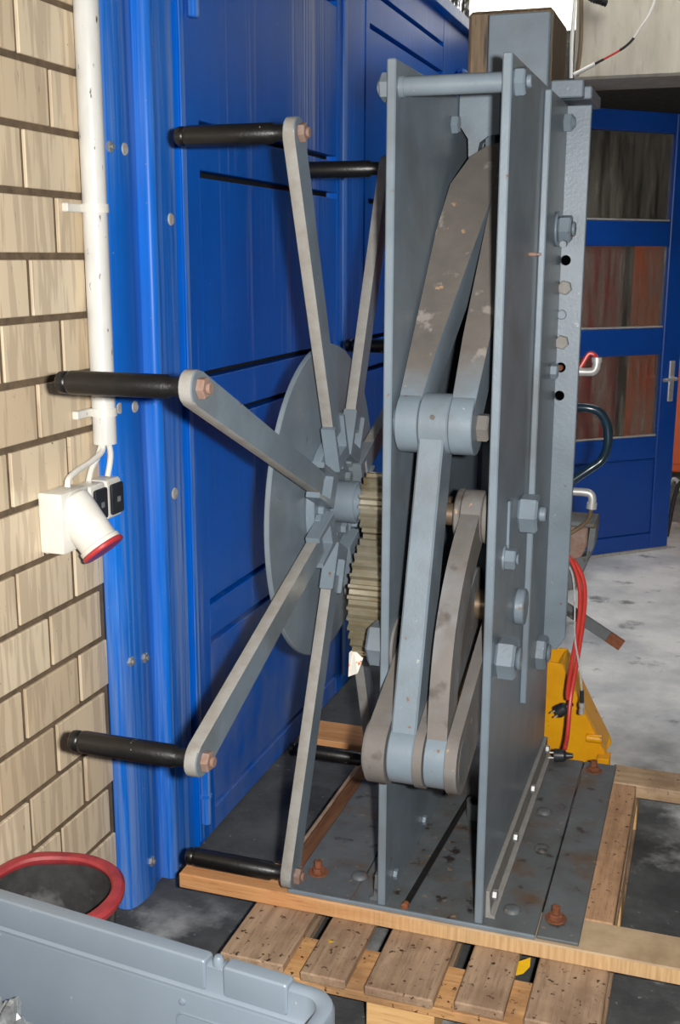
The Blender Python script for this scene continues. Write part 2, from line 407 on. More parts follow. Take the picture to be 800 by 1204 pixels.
# frame strip with a shallow rounded profile, drawn in plan and pulled upward
prof = [(-0.925, 0.066), (-0.905, 0.066), (-0.893, 0.072), (-0.886, 0.085)] + [(-0.884+0.006*math.sin(PI*i/8), 0.09+0.10*i/8) for i in range(9)] + [(-0.889, 0.200), (-0.889, 0.228), (-0.925, 0.228)]
add_prism(fr, prof, 'z', 0.0, 3.04)
frame = ob('gate_frame', fr, 'blue_frame', d1)
rib = [(-0.925, 0.229)] + [(-0.870+0.018*math.cos(a), 0.251+0.020*math.sin(a)) for a in [(-PI/2+PI*i/10) for i in range(11)]] + [(-0.925, 0.273)]
ob('frame_rib', prism(rib, 'z', 0.0, 3.04), 'blue_frame', d1)
ob('frame_flat', box(-0.925, -0.866, 0.274, 0.383, 0.0, 3.04, bev=0.003), 'blue_frame', d1)
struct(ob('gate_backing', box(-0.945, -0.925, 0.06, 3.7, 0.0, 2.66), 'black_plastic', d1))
# bolts and plastic caps on the frame
for (y, z, kind) in [(0.100,1.832,'n'),(0.158,1.832,'c'),(0.100,1.262,'c'),(0.160,1.258,'c'),(0.100,0.650,'n'),(0.160,0.640,'n'),(0.155,0.090,'n')]:
    x = -0.8855 if y < 0.12 else -0.8795
    if kind == 'n': nut('frame_bolt', d1, (x-0.002, y, z), AX, 0.013, 0.010, 'zinc', 0.006, 0.006)
    else: ob('frame_cap', cyl((x-0.002, y, z), (x+0.004, y, z), 0.014, 20, bev=0.002), 'caulk', d1)
for (y, z) in [(0.345,1.687),(0.322,1.02)]:
    ob('frame_cap', cyl((-0.867, y, z), (-0.862, y, z), 0.015, 20, bev=0.002), 'caulk', d1)
# leaves made of boards with open slits between
def leaf(y0, y1, ys0, ys1, slits, top):
    ob('door_stile', box(XD-0.04, XD, y0, ys0, 0.005, top, bev=0.002), 'blue_door', d1)
    ob('door_stile', box(XD-0.04, XD, ys1, y1, 0.005, top, bev=0.002), 'blue_door', d1)
    z = 0.005
    for s in slits + [top+0.009]:
        ob('door_panel', box(XD-0.04, XD-0.0015, ys0+0.0005, ys1-0.0005, z, s-0.009, bev=0.0015), 'blue_dusty' if z < 0.3 else 'blue_door', d1)
        z = s+0.009
SL = [0.082, 0.572, 0.682, 1.182, 1.300, 1.802, 1.920, 2.405, 2.525]
leaf(0.392, 1.870, 0.500, 1.568, SL, 2.645)
leaf(1.885, 3.66, 1.930, 3.05, SL, 2.645)
ob('door_strip', box(XD, XD+0.008, 1.62, 1.66, 0.05, 2.64, bev=0.003), 'blue_frame', d1)
ob('seam_rail', box(XD, XD+0.005, 0.394, 0.418, 0.02, 2.64, bev=0.002), 'blue_frame', d1)
ob('door_rail', box(XD-0.02, XD+0.035, 0.392, 3.66, 2.645, 2.70, bev=0.004), 'blue_frame', d1)
for z0, z1 in ((2.155, 2.62), (0.075, 0.285)):
    ob('lock_rod', cyl((XD+0.018, 0.445 if z0 > 1 else 0.405, z0), (XD+0.018, 0.445 if z0 > 1 else 0.405, z1), 0.0145, 18, bev=0.003), 'blue_frame', d1)
ob('rod_ring', cyl((XD+0.018, 0.405, 0.155), (XD+0.018, 0.405, 0.163), 0.017, 18), 'blue_frame', d1)
ob('door_latch', box(XD, XD+0.05, 3.28, 3.36, 2.30, 2.46, bev=0.012), 'blue_frame', d1)
# mottled strip window above the gate
w1 = struct(ob('window_1', box(-0.90, -0.888, 2.2, 3.7, 2.70, 3.04), 'mottled_glass'), 'mottled dirty strip window above the blue gate')
struct(ob('wall_left_upper', box(-1.15, -0.87, 0.06, 2.2, 2.70, 3.05), 'plaster'), 'dark wall strip above the blue gate')
w2 = struct(ob('window_2', box(-0.93, -0.36, 3.79, 3.80, 2.36, 3.05), 'dirty_glass'), 'bright high window beside the concrete lintel')

# ---------------------------------------------------------------- glazed blue door leaf standing open at the back
A0 = Vector((-0.19, 3.844, 0.0)); DV = Vector((0.7313, 0.6821, 0.0))
WD = Matrix.Translation(A0) @ Matrix.Rotation(math.atan2(DV.y, DV.x), 4, 'Z')
d2 = struct(link('door_2', None, None, None, WD), 'blue glazed door with three panes standing ajar at the back')
def dpart(name, s0, s1, z0, z1, mat, t0=0.0, t1=0.05, bev=0.004): return ob(name, box(s0, s1, t0, t1, z0, z1, bev=bev), mat, d2, WD)
dpart('door_stile', 0.430, 0.552, 0.02, 2.325, 'blue_clean'); dpart('door_stile', -0.60, -0.48, 0.02, 2.325, 'blue_clean')
for z0, z1 in ((2.225,2.325),(1.660,1.785),(1.095,1.235),(0.530,0.650),(0.02,0.105)):
    dpart('door_rail', -0.479, 0.429, z0, z1, 'blue_clean', 0.002, 0.048)
for z0, z1 in ((1.787,2.223),(1.237,1.658),(0.652,1.093)):
    dpart('glass_pane', -0.478, 0.428, z0, z1, 'dirty_glass', 0.022, 0.028, 0)
    dpart('glazing_bead', -0.478, 0.428, z0, z0+0.010, 'caulk', 0.008, 0.02, 0.002)
dpart('door_panel', -0.478, 0.428, 0.107, 0.528, 'blue_clean', 0.010, 0.04)
dpart('kick_strip', -0.60, 0.552, 0.0, 0.018, 'caulk', 0.004, 0.046, 0.002)
dpart('handle_plate', 0.476, 0.512, 0.84, 1.06, 'chrome', -0.012, -0.0005, 0.003)
hb = add_tube(bmesh.new(), spline([(0.494,-0.010,0.965),(0.494,-0.045,0.965),(0.470,-0.052,0.965),(0.405,-0.052,0.962)], 6), 0.010, 10)
ob('door_handle', hb, 'chrome', d2, WD)
# things seen through the panes and past the door
oc = empty('orange_cabinet', (0.66, 4.95, 0.0), 'orange painted steel cabinet on black legs beyond the glazed door', 'cabinet')
ob('cabinet_body', box(-0.10, 1.15, 4.72, 5.3, 0.35, 1.75, bev=0.01), 'orange_paint', oc)
ob('cabinet_door', box(-0.06, 1.11, 4.705, 4.719, 0.40, 1.70, bev=0.004), 'orange_paint', oc)
for x in (-0.04, 1.08):
    for y in (4.78, 5.22): ob('leg', box(x-0.02, x+0.02, y-0.02, y+0.02, 0.0, 0.35), 'black_plastic', oc)
rc = empty('red_locker', (-0.42, 5.9, 0.0), 'dull red steel locker behind the dirty door panes', 'locker')
ob('locker_body', box(-0.62, -0.22, 5.6, 6.1, 0.0, 1.72, bev=0.01), 'red_rim', rc)
ob('locker_door', box(-0.60, -0.24, 5.585, 5.599, 0.06, 1.68, bev=0.004), 'red_rim', rc)
ob('locker_handle', box(-0.30, -0.28, 5.565, 5.584, 0.95, 1.05, bev=0.003), 'chrome', rc)
for i, ctrl in enumerate([[(0.10,4.62,0.012),(0.16,4.63,0.22),(0.22,4.62,0.33),(0.28,4.60,0.20),(0.30,4.56,0.012)], [(0.42,4.45,0.012),(0.36,4.50,0.2),(0.30,4.52,0.32),(0.24,4.52,0.30),(0.20,4.48,0.012)]]):
    tag(ob('cable', tube(ctrl, 0.012), ('grey_cable','black_cable')[i]), ('pale cable hanging in front of the orange cabinet legs','black cable hanging in front of the orange cabinet legs')[i], 'cable')

# loose wires hanging beside the lintel
lw = empty('hanging_wire', (-0.30, 3.50, 2.44), 'white and black taped wire with a red piece sagging across the lintel', 'wire')
wp = [(-0.336,3.50,2.44),(-0.24,3.50,2.484),(-0.108,3.50,2.552),(-0.05,3.50,2.62),(0.0125,3.50,2.745),(0.03,3.52,3.04)]
sp = spline(wp, 10)
for a, b, mt, r in ((0,11,'white_plastic',0.010),(10,14,'black_cable',0.006),(13,19,'red_cable',0.005),(18,27,'black_cable',0.006),(26,51,'white_plastic',0.006)):
    ob('wire_piece', add_tube(bmesh.new(), sp[a:b], r, 8), mt, lw)
tag(ob('wire', tube([(-0.352,3.53,3.04),(-0.350,3.53,2.8),(-0.356,3.53,2.6),(-0.352,3.53,2.43)], 0.009), 'white_plastic'), 'white wire running straight down the end of the lintel', 'wire')
tag(ob('wire', tube([(-0.318,3.535,3.04),(-0.322,3.535,2.8),(-0.315,3.535,2.6),(-0.325,3.535,2.44)], 0.010), 'brown_steel'), 'brown wire beside the white one on the lintel end', 'wire')
tag(ob('cable_clip', add_tube(bmesh.new(), spline([(-0.29,3.52,2.79),(-0.26,3.50,2.765),(-0.23,3.50,2.755),(-0.20,3.51,2.745)], 6), [0.012+0.006*(i % 2) for i in range(19)], 8), 'black_cable'), 'black ribbed cable end hanging high on the lintel', 'cable')

# ================================================================== TIMBERS AND PALLET
TZ0, TZ1 = 0.144, 0.182
def timber(x0, x1, y0, y1, mat, label):
    return tag(ob('timber', box(x0, x1, y0, y1, TZ0, TZ1, bev=0.003), mat), label, 'timber', 'timbers under the press')
timber(-0.714, 0.75, -0.012, 0.106, 'timber_x', 'long orange timber under the front edge of the press base')
timber(-0.482, -0.400, 0.108, 0.800, 'timber_dark_y', 'dark brown timber running back along the wheel side of the base')
timber(0.180, 0.278, 0.108, 0.800, 'timber_y', 'grey brown timber running back beside the right base edge')
timber(0.205, 0.80, 0.802, 0.920, 'timber_pale_x', 'pale rear timber sticking out right of the base')
timber(-0.720, -0.400, 0.802, 0.940, 'timber_x', 'short rear timber lying behind the spoked wheel')
pl = empty('pallet', (-0.114, 0.38, 0.0), 'weathered wooden pallet under the front of the press', 'pallet')
px = -0.518; Y0P, Y1P = -0.215, 0.985
for wd, mt in ((0.145,'pallet_wood'),(0.100,'pallet_wood'),(0.145,'pallet_wood'),(0.100,'pallet_wood'),(0.145,'pallet_wood')):
    yo = random.uniform(-0.006, 0.006)
    ob('deck_board', box(px, px+wd, Y0P+yo, Y1P, 0.122, 0.1435, bev=0.003), mt, pl); px += wd+0.04125
for y0 in (Y0P+0.003, 0.3125, Y1P-0.145):
    ob('cross_board', box(-0.518, 0.282, y0, y0+0.145, 0.100, 0.1215, bev=0.002), 'pallet_cross', pl)
    for x0 in (-0.518, -0.1905, 0.182-0.045):
        ob('block', box(x0, x0+0.145, y0+0.01, y0+0.13, 0.022, 0.0995, bev=0.002), 'pallet_end', pl)
for x0 in (-0.518, -0.168, 0.182):
    ob('runner_board', box(x0, x0+0.1, Y0P+0.003, Y1P, 0.0, 0.0215, bev=0.002), 'pallet_wood', pl)

# ================================================================== THE PRESS
ZB, ZT = 0.190, 1.965
PR = empty('toggle_press', (-0.11, 0.4, TZ1), 'tall grey hand-wheel toggle press with two steel side plates', 'press')
# base of three plates side by side
for x0, x1 in ((-0.442, -0.292), (-0.289, 0.1235), (0.1265, 0.216)):
    ob('base_plate', box(x0, x1, -0.002, 0.894, TZ1, ZB, bev=0.002), 'base_paint', PR)
ob('base_rim', box(-0.440, 0.125, -0.008, -0.0022, TZ1, ZB+0.002, bev=0.002), 'grey_paint', PR)
XL0, XL1, XR0, XR1 = -0.2286, -0.2106, -0.009, 0.009
pL = ob('side_plate', box(XL0, XL1, 0.0, 0.888, ZB, ZT, bev=0.0025), 'grey_paint', PR)
pR = ob('side_plate', box(XR0, XR1, 0.0, 0.888, ZB, ZT, bev=0.0025), 'grey_paint', PR)
# angle iron along the feet of the plates
def foot_angle(x0, s, y0=0.028):
    p = [(x0, ZB), (x0+s*0.022, ZB), (x0+s*0.022, ZB+0.008), (x0+s*0.010, ZB+0.010), (x0+s*0.010, ZB+0.064), (x0, ZB+0.064)]
    return prism(p, 'y', y0, 0.885, bev=0.0015)
ob('foot_angle', foot_angle(XR1+0.0005, 1), 'worn_edge', PR); ob('foot_angle', foot_angle(XL0-0.0005, -1, 0.012), 'base_paint', PR)
for y in (0.060, 0.325, 0.592, 0.850):
    nut('foot_bolt', PR, (XR1+0.0105, y, ZB+0.040), AX, 0.012, 0.011, 'zinc')
    nut('foot_bolt', PR, (XL1, y+0.012, ZB+0.040), AX, 0.012, 0.010, 'grey_paint')
# rusty bolts holding the base
for (x, y) in ((0.157, 0.075), (-0.398, 0.085), (0.157, 0.84), (-0.398, 0.80)):
    nut('anchor_bolt', PR, (x, y, ZB), Matrix.Identity(4), 0.016, 0.013, 'rust', 0.009, 0.018, random.random())
    ob('washer', cyl((x, y, ZB-0.0005), (x, y, ZB+0.0025), 0.024, 20), 'rust', PR)
for (x, y) in ((0.062, 0.075), (0.085, 0.36), (-0.300, 0.098), (0.062, 0.55)):
    ob('weld_boss', cyl((x, y, ZB-0.0005), (x, y, ZB+0.009), 0.021, 16, 0.016, bev=0.002), 'base_paint', PR)
# tie rod at the top
tr = ob('tie_rod', cyl((XL1+0.0005, 0.034, 1.918), (XR0-0.0005, 0.034, 1.918), 0.0185, 28), 'grey_paint', PR)
nut('nut', tr, (XR1, 0.034, 1.918), AX, 0.027, 0.022, 'grey_paint', 0.012, 0.010, 0.25)
nut('nut', tr, (XL0, 0.034, 1.918), AXN, 0.027, 0.020, 'grey_paint', 0.014, 0.006, 0.25)
ob('collar', cyl((XL1, 0.034, 1.918), (XL1+0.010, 0.034, 1.918), 0.021, 24), 'grey_paint', tr)
# right hand column: leg against the plate and a front flange with holes
CL = ob('column_leg', box(0.0095, 0.025, 0.392, 0.6595, 0.548, 1.952, bev=0.0025), 'grey_paint', PR)
fz0, fz1 = 0.600, 1.950
fbm = prism([(0.0095, fz0), (0.060, fz0), (0.080, fz0+0.035), (0.080, fz1), (0.0095, fz1)], 'y', 0.660, 0.676, bev=0.002)
fme = mesh(fbm, 'flange_blank', 'grey_paint')
cut = bmesh.new()
for z, r in ((1.594, 0.0125), (1.265, 0.0125), (1.335, 0.0125)): add_cyl(cut, (0.036, 0.6, z), (0.036, 0.75, z), r, 20)
cme = mesh(cut, 'cutter', 'black_plastic')
fo = bpy.data.objects.new('flange_tmp', fme); co_ = bpy.data.objects.new('cut_tmp', cme); COL.objects.link(fo); COL.objects.link(co_)
bo = fo.modifiers.new('b', 'BOOLEAN'); bo.object = co_; bo.operation = 'DIFFERENCE'; bo.solver = 'EXACT'
dg = bpy.context.evaluated_depsgraph_get(); fmesh = bpy.data.meshes.new_from_object(fo.evaluated_get(dg))
bpy.data.objects.remove(fo); bpy.data.objects.remove(co_)
FLG = link('column_flange', fmesh, None, PR)
for p in fmesh.polygons: p.use_smooth = False
ob('column_back', box(0.0095, 0.026, 0.70, 0.886, fz0+0.05, fz1, bev=0.003), 'grey_paint', PR)
for z in (1.594, 1.265, 1.335): ob('hole_shade_disc', cyl((0.036, 0.6762, z), (0.036, 0.686, z), 0.016, 20), 'hole_shade_black', FLG)  # black discs stand in for the shade inside the flange holes
nut('bolt', FLG, (0.038, 0.660, 1.529), AY, 0.0175, 0.020, 'worn_edge', spin=0.26); nut('bolt', FLG, (0.037, 0.660, 1.3975), AY, 0.0175, 0.020, 'worn_edge', spin=0.26)
ob('rivet', cyl((0.033, 0.660, 1.464), (0.033, 0.652, 1.464), 0.012, 20, bev=0.002), 'grey_paint', FLG)
ob('rusty_pin', cyl((0.036, 0.662, 1.335), (0.036, 0.645, 1.335), 0.007, 14), 'rust', FLG)
nut('bolt', CL, (0.025, 0.60, 1.905), AX, 0.022, 0.020, 'grey_paint', 0.0, 0.0, 0.1)
ob('bolt_end', cyl((0.045, 0.60, 1.905), (0.052, 0.60, 1.905), 0.017, 20, 0.010), 'grey_paint', CL)
ob('washer', cyl((0.025, 0.555, 1.665), (0.031, 0.555, 1.665), 0.040, 28, bev=0.002), 'grey_paint', CL)
nut('nut', CL, (0.031, 0.555, 1.665), AX, 0.033, 0.030, 'grey_paint', 0.017, 0.008, 0.2)
ob('cotter_pin', cyl((0.046, 0.545, 1.632), (0.046, 0.520, 1.630), 0.008, 14), 'grey_paint', CL)
nut('bolt', CL, (0.025, 0.56, 1.335), AX, 0.019, 0.018, 'grey_paint', spin=0.3)
ob('grease_nipple', add_lathe(bmesh.new(), [(0.0,0.026),(0.003,0.025),(0.0035,0.020),(0.0025,0.017),(0.005,0.014),(0.005,0.006),(0.004,0.0),(0.0,0.0)], 12, T(XR1, 0.27, 1.607) @ AX), 'rust_paint', PR)
# nuts and shaft ends on the outer face of the right plate
SH = (0.302, 1.037); CR = (0.302, 0.8175); PN = (0.070, 0.780)
def side_nut(y, z, r, h, pin, pl_, mat='grey_paint', spin=0.0): return nut('shaft_nut', PR, (XR1, y, z), AX, r, h, mat, pin, pl_, spin)
side_nut(0.285, 1.045, 0.044, 0.044, 0.017, 0.016, spin=0.08)
ob('shaft_cap', cyl((XR1, 0.290, 0.825), (XR1+0.022, 0.290, 0.825), 0.042, 32, bev=0.003), 'grey_paint', PR)
side_nut(PN[0], PN[1], 0.046, 0.042, 0.026, 0.008, spin=0.05)
side_nut(0.560, 0.625, 0.044, 0.040, 0.022, 0.008, spin=0.05)
side_nut(0.108, 0.985, 0.023, 0.026, 0.012, 0.005)
ob('washer', cyl((XR1, 0.108, 0.985), (XR1+0.004, 0.108, 0.985), 0.027, 24), 'grey_paint', PR)
ob('stop_tab', box(XR1+0.0005, XR1+0.007, 0.118, 0.150, 0.995, 1.105, bev=0.002), 'grey_paint', PR)
# left plate: pin nut outside, round flange inside
nut('shaft_nut', PR, (XL0, PN[0], PN[1]), AXN, 0.050, 0.042, 'grey_paint', 0.0, 0.0, 0.0)
ob('pin_flange', cyl((XL1, PN[0], PN[1]), (XL1+0.007, PN[0], PN[1]), 0.066, 36, bev=0.002), 'dusty_paint', PR)
ob('shaft_flange', cyl((XL1, SH[0], SH[1]), (XL1+0.006, SH[0], SH[1]), 0.095, 36, bev=0.002), 'grey_paint', PR)
# shafts through the plates
ob('drive_shaft', cyl((-0.43, SH[0], SH[1]), (XR1, SH[0], SH[1]), 0.030, 24), 'bare_steel', PR)
ob('crank_shaft', cyl((-0.36, CR[0], CR[1]), (XR1, CR[0], CR[1]), 0.036, 24), 'bare_steel', PR)

# ---- ram at the top with bare guide faces
ram = ob('ram', box(-0.159, -0.0168, 0.600, 0.645, 1.76, 2.150, bev=0.003), 'grey_paint', PR)
ob('guide_block', box(-0.217, -0.0165, 0.646, 0.885, 1.80, 2.168, bev=0.008), 'brown_steel', ram)
ob('crosshead', box(-0.075, 0.076, 0.68, 0.884, 1.966, 1.995, bev=0.003), 'grey_paint', PR)
ob('crosshead_lip', box(-0.016, 0.060, 0.645, 0.68, 1.966, 2.006, bev=0.003), 'grey_paint', PR)
bk = bmesh.new()
add_prism(bk, [(-0.2095, 1.995), (-0.112, 1.995), (-0.112, 1.876), (-0.140, 1.876), (-0.160, 1.862), (-0.166, 1.835), (-0.166, 1.790), (-0.184, 1.790), (-0.184, 1.87), (-0.2095, 1.90)], 'y', 0.535, 0.585, bev=0.002)
brk = ob('ram_bracket', bk, 'grey_paint', PR)
ob('ram_lug', box(-0.150, -0.126, 0.556, 0.592, 1.74, 1.90, bev=0.006, seg=2), 'grey_paint', brk)
nut('bolt', brk, (-0.2105, 0.47, 1.895), AX, 0.021, 0.018, 'grey_paint', spin=0.15)

# ---- toggle: fork above, straight link below, curved link, crank webs
K = Vector((0.0, 0.06, 1.27)); PV = Vector((0.0, -0.140, 0.635)); BQ = Vector((0.0, 0.130, 1.066))
tog = ob('fork_link', (lambda: None)() or bmesh.new(), 'dusty_paint', PR) if False else None
ud = Vector((0.0, 0.6586, 0.7527)); nv = Vector((0.0, -0.7527, 0.6586))
def forkmat():
    mt = Matrix.Identity(4)
    mt.col[0] = (1, 0, 0, 0); mt.col[1] = (*nv, 0); mt.col[2] = (*ud, 0); mt.translation = K
    return mt
FM = forkmat()
fk = bmesh.new()
LA = [(-0.2045,0.0),(-0.158,0.0),(-0.149,0.134),(-0.112,0.441),(-0.0975,0.563),(-0.0975,0.735),(-0.135,0.722),(-0.1675,0.690),(-0.200,0.606),(-0.2065,0.47),(-0.2045,0.11)]
RA = [(-0.0945,0.0),(-0.047,0.0),(-0.042,0.18),(-0.042,0.60),(-0.060,0.69),(-0.0975,0.735),(-0.0975,0.545),(-0.0985,0.178)]
for poly in (LA, RA): add_prism(fk, poly, 'y', -0.030, 0.055, bev=0.002)
bmesh.ops.transform(fk, matrix=FM, verts=fk.verts)
fork = ob('fork_link', fk, 'fork_paint', PR)
for x0, x1 in ((-0.2045, -0.158), (-0.0945, -0.047)): ob('fork_eye', cyl((x0, K.y, K.z), (x1, K.y, K.z), 0.062, 40, bev=0.002), 'grey_paint', fork)
nut('knuckle_bolt', fork, (-0.047, K.y, K.z-0.004), AX, 0.030, 0.026, 'dusty_paint', spin=0.0)
ob('bolt_head', cyl((-0.2104, K.y, K.z), (-0.2045, K.y, K.z), 0.045, 28), 'grey_paint', fork)
def bar_profile(a, b, half, ext=0.0):
    d = (b-a).normalized(); n = Vector((0, -d.z, d.y))
    a2, b2 = a-d*ext, b+d*ext
    return [((a2+n*half).y, (a2+n*half).z), ((b2+n*half).y, (b2+n*half).z), ((b2-n*half).y, (b2-n*half).z), ((a2-n*half).y, (a2-n*half).z)]
lk = bmesh.new()
add_prism(lk, bar_profile(K, PV, 0.046), 'x', -0.155, -0.103, bev=0.004)
add_cyl(lk, (-0.157, K.y, K.z), (-0.0955, K.y, K.z), 0.0615, 40, bev=0.003)
add_cyl(lk, (-0.156, PV.y, PV.z), (-0.1025, PV.y, PV.z), 0.062, 40, bev=0.003)
link_a = ob('connecting_link', lk, 'grey_paint', PR)
ob('oil_hole', cyl((-0.126, K.y-0.0585, K.z+0.020), (-0.126, K.y-0.061, K.z+0.021), 0.005, 12), 'base_paint', link_a)
# curved link
cvb = bmesh.new(); N = 18; pts_o, pts_i = [], []
d = PV-BQ; nrm = Vector((0, d.z, -d.y)).normalized()
if nrm.y > 0: nrm = -nrm
for i in range(N+1):
    t = i/N; c_ = BQ.lerp(PV, t) + nrm*0.085*math.sin(PI*t)**1.0
    tt = (PV-BQ) + nrm*0.085*PI*math.cos(PI*t); tt.normalize(); n2 = Vector((0, tt.z, -tt.y))
    pts_o.append(((c_+n2*0.040).y, (c_+n2*0.040).z)); pts_i.append(((c_-n2*0.040).y, (c_-n2*0.040).z))
add_prism(cvb, pts_o + pts_i[::-1], 'x', -0.080, -0.040, bev=0.003)
add_cyl(cvb, (-0.082, BQ.y, BQ.z), (-0.038, BQ.y, BQ.z), 0.056, 36, bev=0.002)
link_b = ob('curved_link', cvb, 'dusty_paint', PR)
ob('link_eye', cyl((-0.081, PV.y, PV.z), (-0.0385, PV.y, PV.z), 0.062, 40, bev=0.002), 'grey_paint', link_b)
for x0, x1 in ((-0.096, -0.083), (-0.037, -0.024)):
    ob('washer', cyl((x0, BQ.y, BQ.z), (x1, BQ.y, BQ.z), 0.058, 36, bev=0.003), 'dusty_paint', link_b)
ob('link_pin', cyl((-0.12, BQ.y, BQ.z), (XR0, BQ.y, BQ.z), 0.024, 24), 'bare_steel', link_b)
# crank webs
Q = Vector((0.0, CR[0], CR[1]))
def web(x0, x1, rp=0.068, rq=0.085):
    d = Q-PV; L = d.length; a = math.atan2(d.z, d.y); k = math.acos((rp-rq)/L)
    pts = arc(PV.y, PV.z, rp, a+k, a+2*PI-k, 26) + arc(Q.y, Q.z, rq, a-k, a+k, 22)
    return prism(pts, 'x', x0, x1, bev=0.003)
crank = ob('crank_web', web(-0.200, -0.158), 'dusty_paint', PR)
ob('crank_web', web(-0.1015, -0.083, 0.066), 'dusty_paint', PR)
ob('crank_web', web(-0.0375, -0.014), 'dusty_paint', PR)
ob('collar', cyl((-0.2075, PV.y, PV.z), (-0.2005, PV.y, PV.z), 0.058, 36, bev=0.002), 'dusty_paint', crank)
ob('crank_pin', cyl((-0.207, PV.y, PV.z), (-0.0145, PV.y, PV.z), 0.034, 28), 'base_paint', PR)
ob('pin_recess', cyl((-0.0142, PV.y, PV.z), (-0.0125, PV.y, PV.z), 0.047, 32, bev=0.0008), 'base_paint', PR)

# ---- gears
def gear(yc, zc, rt, rr, n, x0, x1, ph, bore):
    pts = []
    for i in range(n):
        for f, r in ((0.0, rr), (0.22, rr), (0.36, rt), (0.62, rt), (0.78, rr)):
            a = 2*PI*(i+f)/n + ph; pts.append((yc+r*math.cos(a), zc+r*math.sin(a)))
    return prism(pts, 'x', x0, x1, bev=0.0)
ob('pinion_gear', gear(SH[0], SH[1], 0.074, 0.060, 18, -0.352, -0.246, 0.1, 0.03), 'gear_steel', PR)
g2 = ob('spur_gear', gear(CR[0], CR[1], 0.156, 0.142, 38, -0.352, -0.246, 0.03, 0.03), 'gear_steel', PR)
ob('gear_disc', cyl((-0.357, CR[0], CR[1]), (-0.3525, CR[0], CR[1]), 0.120, 40), 'grey_paint', g2)

# ---- spoked hand wheel
XW, RW, PH0 = -0.452, 0.8556, 1.9323
hub = T(0, SH[0], SH[1])
wheel = ob('hand_wheel', cyl((XW-0.012, SH[0], SH[1]), (XW, SH[0], SH[1]), 0.368, 96, bev=0.002), 'grey_paint', PR)
ob('hub_plate', cyl((XW, SH[0], SH[1]), (XW+0.022, SH[0], SH[1]), 0.155, 48, bev=0.003), 'grey_paint', wheel)
ob('hub', add_cyl(add_cyl(bmesh.new(), (XW+0.022, SH[0], SH[1]), (-0.3725, SH[0], SH[1]), 0.050, 36, bev=0.003), (-0.374, SH[0], SH[1]), (-0.3525, SH[0], SH[1]), 0.044, 36), 'grey_paint', wheel)
sb = bmesh.new()     # spoke along +z from r=.19 to RW, broad face towards x
hw0, hw1 = 0.026, 0.030
out = [(-hw0, 0.175), (hw0, 0.175), (hw1, RW-0.004)] + [(hw1*math.cos(a), RW+hw1*math.sin(a)) for a in [PI*i/10 for i in range(1, 10)]] + [(-hw1, RW-0.004)]
add_prism(sb, out, 'x', 0.0225, 0.0475, bev=0.002)
sp_me = mesh(sb, 'spoke', 'grey_paint'); sp_me.materials.append(M['worn_edge'])
for p in sp_me.polygons:
    if abs(p.normal.x) < 0.5: p.material_index = 1

sb2 = bmesh.new()
add_prism(sb2, [(-0.040, 0.105), (0.040, 0.105), (0.040, 0.215), (0.0275, 0.215), (0.0275, 0.135), (-0.0275, 0.135), (-0.0275, 0.215), (-0.040, 0.215)], 'x', 0.0225, 0.056, bev=0.002)
sk_me = mesh(sb2, 'socket', 'grey_paint')
hbm = add_lathe(bmesh.new(), [(0.0, -0.218), (0.015, -0.218), (0.0185, -0.215), (0.0195, -0.210), (0.0195, -0.202), (0.0175, -0.199), (0.0200, -0.196), (0.0208, -0.19), (0.0205, -0.01), (0.0165, -0.004), (0.0165, 0.0225), (0.0, 0.0225)], 28, T(0,0,0) @ AX)
h_me = mesh(hbm, 'handle', 'black_grip')
bosm = mesh(cyl((0.0, 0, 0), (0.0225, 0, 0), 0.027, 24, bev=0.002), 'handle_boss', 'rust_paint')
bolt_me = nut_mesh(0.019, 0.015, 'rust_paint', 0.010, 0.007)
for i in range(8):
    a = PH0 - i*PI/4                       # angle in the y-z plane from +y
    Rm = Matrix.Rotation(a-PI/2, 4, 'X'); Wk = T(XW, SH[0], SH[1]) @ Rm
    link('spoke', sp_me, None, wheel, Wk); link('spoke_socket', sk_me, None, wheel, Wk)
    We = Wk @ T(0, 0, RW)
    link('handle', h_me, None, wheel, We)
    link('handle_bolt', bolt_me, None, wheel, We @ T(0.0475, 0, 0) @ AX)
    for rr, aa in ((0.118, PI/8), (0.088, 0.16), (0.140, PI/8+0.16)):
        x0 = 0.022 if rr < 0.15 else 0.0
        link('hub_bolt', nut_mesh(0.015, 0.014, 'grey_paint'), None, wheel, Wk @ Matrix.Rotation(aa, 4, 'X') @ T(x0, 0, rr) @ AX)

# ---- fittings at the back of the press
def elbow(z, turn):
    b = bmesh.new()
    if turn > 0: c = [(0.045,0.95,z),(0.075,0.95,z),(0.088,0.95,z+0.004),(0.094,0.95,z+0.018),(0.094,0.95,z+0.040)]
    else: c = [(0.050,0.95,z),(0.080,0.95,z),(0.096,0.95,z-0.004),(0.102,0.95,z-0.018),(0.101,0.95,z-0.045)]
    pts = spline(c, 5); add_tube(b, pts, 0.0115, 14); add_tube(b, pts[-4:], 0.0145, 14)
    e = ob('air_elbow', b, 'chrome', PR); ob('air_nipple', cyl((0.0, 0.95, z), (0.048, 0.95, z), 0.008, 14), 'brass', e)
elbow(1.298, 1); elbow(0.965, -1)
ob('back_plate', box(-0.20, 0.030, 0.889, 0.955, 0.56, 1.90, bev=0.003), 'grey_paint', PR)
ob('air_hose', tube([(0.02,0.97,1.197),(0.075,0.97,1.197),(0.108,0.975,1.185),(0.128,0.98,1.15),(0.133,0.98,1.10),(0.120,0.98,1.055),(0.085,0.97,1.025),(0.02,0.96,0.975)], 0.0125, 8, 14), 'hose_rubber', PR)
ob('sensor_wire', tube([(0.02,0.96,1.27),(0.05,0.965,1.31),(0.07,0.97,1.345),(0.088,0.97,1.34),(0.094,0.955,1.33)], 0.006), 'red_cable', PR)
